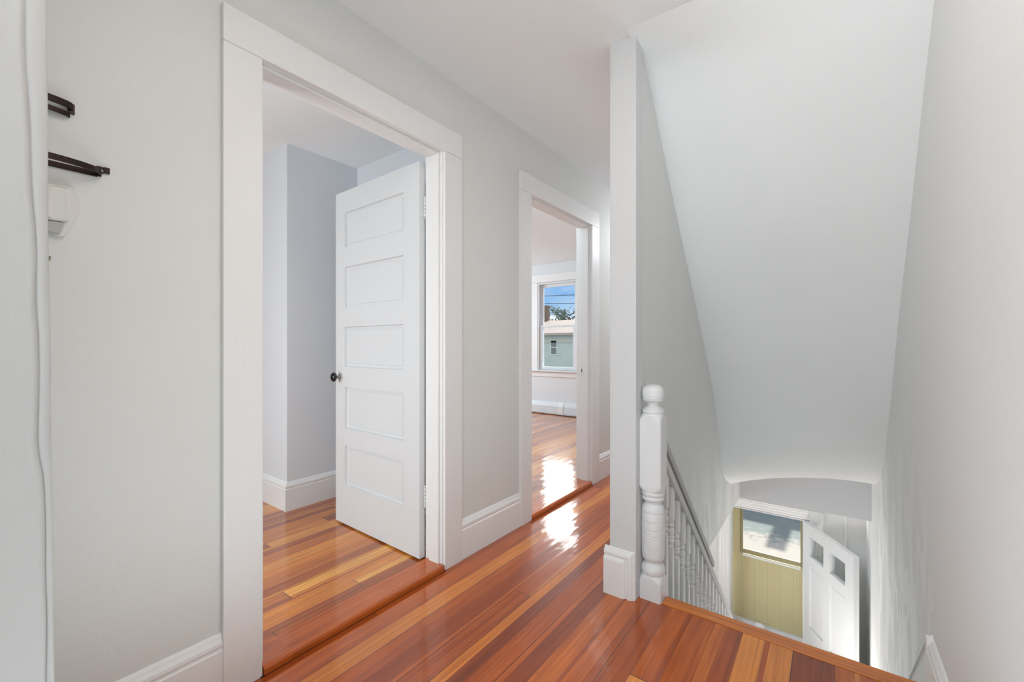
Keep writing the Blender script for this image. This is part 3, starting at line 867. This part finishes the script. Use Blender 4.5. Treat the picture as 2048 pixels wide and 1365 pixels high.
def sash(name, y, z0, z1, s, b_, t_):
    bm = BM(); x0, x1 = WX0 + .02, WX1 - .02
    box(bm, x0, x0 + s, y, y + .032, z0, z1); box(bm, x1 - s, x1, y, y + .032, z0, z1)
    box(bm, x0 + s, x1 - s, y, y + .032, z0, z0 + b_); box(bm, x0 + s, x1 - s, y, y + .032, z1 - t_, z1)
    o = make(name, bm, M_door, wn_, bevel=.003)
    bm = BM(); box(bm, x0 + s, x1 - s, y + .014, y + .018, z0 + b_, z1 - t_)
    make('pane', bm, M_glass, o)
sash('lower_sash', 5.812, .716, 1.425, .052, .052, .030)
sash('upper_sash', 5.852, 1.395, 2.080, .046, .030, .046)
# baseboard heater under the window
ht = empty('baseboard_heater', (-3.6, 5.78, FR), label='long low white baseboard heater under the far room window', cat='heater')
HP = [(0, .012), (.045, .012), (.050, .03), (.050, .13), (.046, .145), (.028, .185), (.022, .195), (0, .195)]
bm = BM(); sweep(bm, (-5.6, 5.8, FR), (-3.36, 5.8, FR), (0, -1, 0), HP); make('cover', bm, M_door, ht)
bm = BM(); sweep(bm, (-3.35, 5.8, FR), (-1.9, 5.8, FR), (0, -1, 0), HP); make('cover', bm, M_door, ht)
bm = BM(); sweep(bm, (-3.40, 5.8, FR), (-3.31, 5.8, FR), (0, -1, 0), [(0, .010), (.049, .010), (.054, .03), (.054, .132), (.050, .148), (.031, .19), (.024, .199), (0, .199)]); make('joint_cover', bm, M_trim, ht)

# ------------------------------------------------------------------ things on the near wall
def strap(bm, pts, z, h, th=.003, tilt=0.0):
    """flat band following plan points (x,y), height h"""
    A = []
    n_ = len(pts)
    for i, (x, y) in enumerate(pts):
        p = Vector((x, y, 0)); q = Vector((*pts[min(i + 1, n_ - 1)], 0)) - Vector((*pts[max(i - 1, 0)], 0))
        nn = Vector((q.y, -q.x, 0)).normalized() * th / 2
        zz = z + tilt * i / n_
        A.append([bm.verts.new(v) for v in ((p.x + nn.x, p.y + nn.y, zz - h / 2), (p.x - nn.x, p.y - nn.y, zz - h / 2), (p.x - nn.x, p.y - nn.y, zz + h / 2), (p.x + nn.x, p.y + nn.y, zz + h / 2))])
    for a, b in zip(A, A[1:]):
        for q in range(4):
            bm.faces.new((a[q], a[(q + 1) % 4], b[(q + 1) % 4], b[q]))
    bm.faces.new(A[0]); bm.faces.new(A[-1])
def arc_pts(y0, y1, depth, n_=24, base=XL + .004):
    out = []
    for i in range(n_ + 1):
        t = i / n_; y = y0 + (y1 - y0) * t
        q = 2 * t - 1
        out.append((base + depth * math.sqrt(max(0.0, 1 - q * q)), y))
    return out
br = empty('strap_bracket', (XL, .15, 1.56), label='dark bronze bulging strap clip on the left wall, lower and longer of the pair', cat='bracket')
bm = BM(); strap(bm, arc_pts(.030, .256, .044, 40), 1.553, .0145); make('front_strap', bm, M_dark, br, smooth=False)
bm = BM(); strap(bm, [(XL + .003, .035), (XL + .003, .12), (XL + .003, .2), (XL + .003, .25)], 1.5475, .014); make('back_strap', bm, M_dark, br)
bm = BM(); box(bm, XL, XL + .006, .262, .274, 1.554, 1.570); box(bm, XL, XL + .006, .248, .262, 1.564, 1.569); box(bm, XL, XL + .006, .248, .262, 1.552, 1.556); make('clip', bm, M_dark, br, bevel=.001)
bm = BM(); tube(bm, (XL + .004, .254, 1.543), (XL + .004, .254, 1.553), .004); make('pin', bm, M_dark, br)
b2 = empty('strap_bracket', (XL, .12, 1.70), label='dark bronze forked strap clip on the left wall, upper and shorter of the pair', cat='bracket')
bm = BM(); strap(bm, arc_pts(.02, .205, .026, 40), 1.700, .017); box(bm, XL, XL + .008, .196, .208, 1.684, 1.708); make('front_strap', bm, M_dark, b2)
bm = BM(); strap(bm, arc_pts(.02, .199, .016, 40), 1.684, .012, tilt=-.006); make('back_strap', bm, M_dark, b2)

dv = empty('wall_dispenser', (XL, .17, 1.37), label='white plastic dispenser with a rounded cover on the wall below the bronze clips', cat='dispenser')
outl = [(.100, 1.496), (.165, 1.496), (.196, 1.499), (.205, 1.496), (.211, 1.487), (.216, 1.472), (.218, 1.456), (.2155, 1.438), (.210, 1.420), (.202, 1.400), (.195, 1.383), (.189, 1.373), (.182, 1.369), (.172, 1.371), (.160, 1.380), (.100, 1.382)]
bm = BM(); prism(bm, [(XL, y, z) for y, z in outl], (.010, 0, 0)); make('back_plate', bm, M_plastic, dv, bevel=.003, seg=3)
bm = BM(); prism(bm, [(XL + .009, y, z) for y, z in [(.100, 1.490), (.197, 1.490), (.196, 1.412), (.186, 1.406), (.100, 1.406)]], (.012, 0, 0)); make('cover', bm, M_plastic, dv, bevel=.004, seg=3)
bm = BM(); prism(bm, [(XL + .020, y, z) for y, z in [(.100, 1.485), (.168, 1.485), (.165, 1.408), (.100, 1.408)]], (.014, 0, 0)); make('front_ridge', bm, M_plastic, dv, bevel=.005, seg=3)
bm = BM(); prism(bm, [(XL + .009, y, z) for y, z in [(.110, 1.405), (.190, 1.405), (.181, 1.374), (.170, 1.376), (.110, 1.386)]], (.008, 0, 0)); make('spout', bm, M_rail, dv, bevel=.003)
hk = empty('wall_hook', (XL, .163, 1.30), label='tiny brass cup hook low on the wall beside the corner bead', cat='hook')
bm = BM(); tube(bm, (XL, .160, 1.312), (XL + .012, .163, 1.308), .0025); tube(bm, (XL + .012, .163, 1.308), (XL + .012, .165, 1.318), .002); make('hook_arm', bm, simple('dull_brass', (150, 140, 118), .4, .6), hk)

# ------------------------------------------------------------------ outside
def ext(name, rgb, rough=0.8, sc=3.0, var=.12):
    return paint(name, rgb, rough, .05, sc, var=var)
def pavement():
    m, nt, b = new_mat('pale_pavement')
    tc = node(nt, 'ShaderNodeTexCoord'); sp = node(nt, 'ShaderNodeSeparateXYZ'); nt.links.new(tc.outputs['Object'], sp.inputs[0])
    n = node(nt, 'ShaderNodeTexNoise'); n.inputs['Scale'].default_value = 5.0; n.inputs['Detail'].default_value = 6; n.inputs['Roughness'].default_value = .7
    nt.links.new(tc.outputs['Object'], n.inputs['Vector'])
    f = math_node(nt, 'ADD', math_node(nt, 'MULTIPLY', math_node(nt, 'SUBTRACT', sp.outputs['Y'], 11.45), 1.0), math_node(nt, 'MULTIPLY', math_node(nt, 'SUBTRACT', n.outputs['Fac'], .5), 3.2))
    rp = node(nt, 'ShaderNodeValToRGB'); nt.links.new(f, rp.inputs[0])
    rp.color_ramp.elements[0].position = 0; rp.color_ramp.elements[0].color = lin((160, 150, 140))
    rp.color_ramp.elements[1].position = .55; rp.color_ramp.elements[1].color = lin((112, 118, 114))
    nt.links.new(rp.outputs[0], b.inputs['Base Color']); b.inputs['Roughness'].default_value = .9
    return m
M_pave = pavement()
bm = BM(); box(bm, -60, 40, 5.96, 90, -3.6, -3.4)
make('ground', bm, M_pave, kind='structure', label='pale sunlit pavement outside the front door', cat='ground')
def house(name, x0, x1, y0, y1, zg, ze, zr, lab, wallc, roofc, wins):
    t = empty(name, ((x0 + x1) / 2, y0, zg), label=lab, cat='house')
    mw = ext(name + '_siding', wallc, .8, 2); mr = ext(name + '_roofing', roofc, .8, 5)
    bm = BM(); box(bm, x0, x1, y0, y1, zg, ze); 
    make('wall', bm, mw, t)
    bm = BM(); ym = (y0 + y1) / 2; e = .45
    pts = [(x0 - e, y0 - e, ze - .12), (x0 - e, ym, zr), (x0 - e, y1 + e, ze - .12), (x0 - e, y1 + e, ze - .30), (x0 - e, ym, zr - .2), (x0 - e, y0 - e, ze - .30)]
    prism(bm, pts, (x1 - x0 + 2 * e, 0, 0)); make('roof', bm, mr, t)
    for xx in (x0 + .001, x1 - .1):
        bm = BM(); prism(bm, [(xx, y0, ze - .01), (xx, ym, zr - .25), (xx, y1, ze - .01)], (.099, 0, 0))
        make('gable', bm, mw, t)
    for (a, b, c, d) in wins:
        bm = BM(); box(bm, a - .08, b + .08, y0 - .05, y0, c - .08, d + .08)
        f = make('window', bm, ext(name + '_casing', (206, 212, 212)), t)
        bm = BM(); box(bm, a, b, y0 - .07, y0 - .05, c, (c + d) / 2 - .03); box(bm, a, b, y0 - .07, y0 - .05, (c + d) / 2 + .03, d)
        make('pane', bm, simple(name + '_pane', (92, 102, 104), .2), f)
    return t
hA = house('neighbour_house', -27, -9.5, 30, 37, -3.4, 2.25, 3.4, 'grey-blue clapboard house with a brick chimney seen through the far room window', (172, 184, 182), (164, 150, 140), [(-18.36, -17.86, .42, 1.52)])
bm = BM(); box(bm, -27, -9.5, 29.93, 30, 1.35, 1.62); make('fascia', bm, ext('fascia_paint', (176, 178, 170)), hA)
bm = BM(); box(bm, -21.32, -20.84, 33.25, 33.75, 2.9, 4.78); box(bm, -21.36, -20.80, 33.2, 33.8, 4.66, 4.78); make('chimney', bm, ext('chimney_brick', (104, 88, 80), .9, 30, .4), hA)
hB = house('street_house', -8.5, 9, 19.6, 24.4, -3.4, 1.6, 3.93, 'house across the street whose roof and chimney shadow the pavement', (130, 130, 125), (90, 90, 92), [])
bm = BM(); box(bm, -.88, -.50, 21.8, 22.2, 3.0, 4.86); make('chimney', bm, ext('chimney_brick_b', (80, 60, 52), .9, 30, .4), hB)
bm = BM(); box(bm, -60, -9.2, 44, 52, -3.4, 2.0)
prism(bm, [(-36, 44, 2.0), (-28.5, 44, 4.9), (-21, 44, 2.0)], (0, 8, 0))
make('distant_house', bm, ext('distant_white', (200, 196, 192)), label='pale gabled house beyond the clapboard house', cat='house')
# utility wires
for (zl, zr_, lab) in ((5.25, 5.15, 'upper dark utility wire crossing the view from the window'), (4.66, 4.50, 'lower dark utility wire crossing the view from the window')):
    bm = BM(); n_ = 24; prev = None
    for i in range(n_):
        xa, xb2 = -30 + 30 * i / n_, -30 + 30 * (i + 1) / n_
        f = lambda x: (zl + (zr_ - zl) * (x + 19.1) / 2.7) - .0 + .0006 * (x + 17) ** 2
        tube(bm, (xa, 28, 1.1 + (f(xa) - 1.1) * 28 / 30), (xb2, 28, 1.1 + (f(xb2) - 1.1) * 28 / 30), .022, seg=6)
    make('utility_wire', bm, simple('wire_black', (40, 46, 52), .8), label=lab, cat='wire')
# tree behind the house
tr = empty('tree', (-22.5, 41, -3.4), label='bare-topped dark green tree rising behind the clapboard house', cat='tree')
bm = BM(); tube(bm, (-22.5, 41, -3.4), (-22.9, 41, 4.2), .3, .08, 8)
rnd = random.Random(5)
brs = []
for i in range(12):
    z = 2.2 + rnd.random() * 2.4; x = -22.6; a = rnd.uniform(-1, 1)
    e = (x + a * 2.4, 41 + rnd.uniform(-1, 1), z + rnd.uniform(.4, 1.5)); brs.append(e)
    tube(bm, (x - .1, 41, z), e, .07, .02, 6)
make('trunk', bm, ext('bark', (60, 55, 50)), tr)
bm = BM()
for e in brs:
    for q in range(80):
        c = Vector(e) + Vector((rnd.gauss(0, .38), rnd.gauss(0, .4), rnd.gauss(-.15, .26)))
        d1 = Vector((rnd.uniform(-1, 1), rnd.uniform(-1, 1), rnd.uniform(-1, 1))).normalized() * .13; d2 = d1.orthogonal().normalized() * .08
        bm.faces.new([bm.verts.new(c + d1), bm.verts.new(c + d2), bm.verts.new(c - d1), bm.verts.new(c - d2)])
make('foliage', bm, ext('dark_leaves', (104, 118, 108)), tr)

# ------------------------------------------------------------------ unseen fill areas, then the sun
def area(name, loc, target, size, power, rgb=(1, 1, 1), sy=None):
    l = bpy.data.lights.new(name, 'AREA'); l.energy = power; l.color = rgb
    l.shape = 'RECTANGLE' if sy else 'SQUARE'; l.size = size
    if sy: l.size_y = sy
    o = bpy.data.objects.new(name, l); COL.objects.link(o)
    o.location = loc
    o.rotation_euler = (Vector(target) - Vector(loc)).to_track_quat('-Z', 'Y').to_euler()
    return o
area('hall_rear_fill', (-.25, -1.45, 1.35), (-.45, 2.0, 1.15), 1.0, 19, (0.757, 0.904, 1), sy=2.0)  # unseen soft fill added behind the camera
area('hall_overhead_fill', (-.35, .15, 2.41), (-.35, .15, 0), .9, 10.5, (1, 0.861, 0.779))  # added overhead fill, out of view; no fixture is modelled
area('low_hall_fill', (-.5, .45, .12), (-.6, .9, 2.4), .7, 8.5, (0.75, 0.935, 1))  # added upward fill near the floor, brightens the ceiling
area('stair_head_fill', (-.2, 1.10, 2.36), (-.2, 3.2, .2), .5, 2.2, (1, 0.978, 0.957))  # fill added out of view to brighten the stairwell
area('corridor_fill', (-1.17, 4.6, 2.3), (-1.17, 3.6, 0), .5, 20, (0.88, 0.894, 0.955))  # unseen fill added in the corridor past the column
area('bedroom_inner_fill', (-2.3, -1.0, 1.0), (-2.2, 1.4, .9), .9, 36.9, (0.87, 0.956, 1))  # unseen fill added to brighten the open door and alcove
area('front_room_side_fill', (-6.0, 4.0, 1.5), (-3.0, 4.2, 1.3), 1.3, 80, (0.75, 0.898, 1))  # fill added at the blank side wall, which has no window
area('front_room_fill', (-2.3, 2.5, 2.36), (-3.3, 5.0, .8), .5, 15.7, (0.75, 0.882, 0.927))  # extra unseen fill added for the far room
area('parlor_fill', (-2.8, 3.4, -1.2), (-.2, 4.4, -1.3), 1.4, 31, (0.826, 0.92, 1))  # unseen fill added for the lower room and entry
area('entry_fill', (.12, 5.1, -.42), (.10, 5.0, -2.7), .2, 0.341, (1, 0.881, 0.877))  # small added fill, hidden from view by the header
area('stair_foot_fill', (-.2, 4.15, -2.0), (-.2, 4.1, .5), .4, 13, (1, 0.925, 0.856))  # upward fill added below the nosing for the curled ceiling foot
area('hall_wall_fill', (-.75, .55, 2.36), (.3, 1.6, .9), .4, 3.61, (0.93, 0.848, 0.757))  # unseen fill added, aimed at the right wall

s = bpy.data.lights.new('sun', 'SUN'); s.energy = 8.5; s.angle = math.radians(.55); s.color = (1, .96, .9)
so = bpy.data.objects.new('sun', s); COL.objects.link(so)
so.rotation_euler = Vector((-.03, -1.0, -.77)).to_track_quat('-Z', 'Y').to_euler()
so.location = (0, 20, 20)

# world: blue sky paling to the horizon, plus bright patch added out of view
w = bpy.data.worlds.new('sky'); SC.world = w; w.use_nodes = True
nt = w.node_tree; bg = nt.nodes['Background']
tc = node(nt, 'ShaderNodeTexCoord'); sp = node(nt, 'ShaderNodeSeparateXYZ'); nt.links.new(tc.outputs['Generated'], sp.inputs[0])
rp = node(nt, 'ShaderNodeValToRGB'); c = rp.color_ramp
c.elements[0].position = 0.0; c.elements[0].color = (.62, .72, .80, 1)
c.elements[1].position = 1.0; c.elements[1].color = (.30, .50, .85, 1)
for p, col in ((.045, (.78, .84, .92)), (.075, (.55, .73, .96)), (.105, (.27, .55, .93)), (.14, (.12, .40, .86)), (.18, (.25, .5, .9))):
    e = c.elements.new(p); e.color = (*col, 1)
nt.links.new(sp.outputs['Z'], rp.inputs[0])
nz = node(nt, 'ShaderNodeTexNoise'); nz.inputs['Scale'].default_value = 7; nz.inputs['Detail'].default_value = 5
mpw = node(nt, 'ShaderNodeMapping'); mpw.inputs['Scale'].default_value = (1, 1, 2.5); nt.links.new(tc.outputs['Generated'], mpw.inputs[0]); nt.links.new(mpw.outputs[0], nz.inputs['Vector'])
mr = node(nt, 'ShaderNodeMapRange'); mr.inputs[1].default_value = .5; mr.inputs[2].default_value = .75; mr.inputs[4].default_value = .7; nt.links.new(nz.outputs['Fac'], mr.inputs[0])
mc = node(nt, 'ShaderNodeMix', data_type='RGBA'); mc.inputs[7].default_value = (.85, .9, .97, 1)
nt.links.new(mr.outputs[0], mc.inputs[0]); nt.links.new(rp.outputs[0], mc.inputs[6])
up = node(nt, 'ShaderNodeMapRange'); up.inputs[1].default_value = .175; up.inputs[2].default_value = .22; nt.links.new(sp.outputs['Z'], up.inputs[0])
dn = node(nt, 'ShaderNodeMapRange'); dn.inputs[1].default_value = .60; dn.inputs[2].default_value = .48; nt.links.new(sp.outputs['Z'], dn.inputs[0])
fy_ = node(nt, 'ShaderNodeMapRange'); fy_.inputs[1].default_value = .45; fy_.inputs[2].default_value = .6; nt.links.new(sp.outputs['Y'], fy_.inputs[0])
blob = math_node(nt, 'MULTIPLY', math_node(nt, 'MULTIPLY', up.outputs[0], dn.outputs[0]), fy_.outputs[0])  # strong brightening added above the view to make the floor glare
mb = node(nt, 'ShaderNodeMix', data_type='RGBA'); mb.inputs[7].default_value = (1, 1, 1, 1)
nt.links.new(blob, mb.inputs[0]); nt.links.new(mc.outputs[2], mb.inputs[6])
# unseen sky behind the house, brightness added to light the facades across the street
back_lift = node(nt, 'ShaderNodeMapRange'); back_lift.inputs[1].default_value = .05; back_lift.inputs[2].default_value = -.25; nt.links.new(sp.outputs['Y'], back_lift.inputs[0])
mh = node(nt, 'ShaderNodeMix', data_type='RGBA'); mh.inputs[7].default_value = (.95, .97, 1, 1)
nt.links.new(back_lift.outputs[0], mh.inputs[0]); nt.links.new(mb.outputs[2], mh.inputs[6])
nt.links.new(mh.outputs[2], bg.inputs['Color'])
nt.links.new(math_node(nt, 'ADD', math_node(nt, 'ADD', 1.0, math_node(nt, 'MULTIPLY', back_lift.outputs[0], .7)), math_node(nt, 'MULTIPLY', blob, 7.0)), bg.inputs['Strength'])

# ------------------------------------------------------------------ camera
cam = bpy.data.cameras.new('camera'); co = bpy.data.objects.new('camera', cam); COL.objects.link(co)
cam.sensor_width = 36; cam.lens = 858 / 2048 * 36
cam.shift_y = (692 - 682.5) / 2048
cam.clip_start = .02; cam.clip_end = 300
co.location = (0, 0, 1.10)
co.rotation_euler = (math.radians(90), 0, math.radians(36.72))
SC.camera = co
SC.view_settings.view_transform = 'Standard'
SC.view_settings.look = 'None'
SC.view_settings.exposure = 0.0
SC.cycles.max_bounces = 10; SC.cycles.diffuse_bounces = 6; SC.cycles.glossy_bounces = 4
SC.cycles.transparent_max_bounces = 12
SC.cycles.sample_clamp_indirect = 8
SC.cycles.use_denoising = True
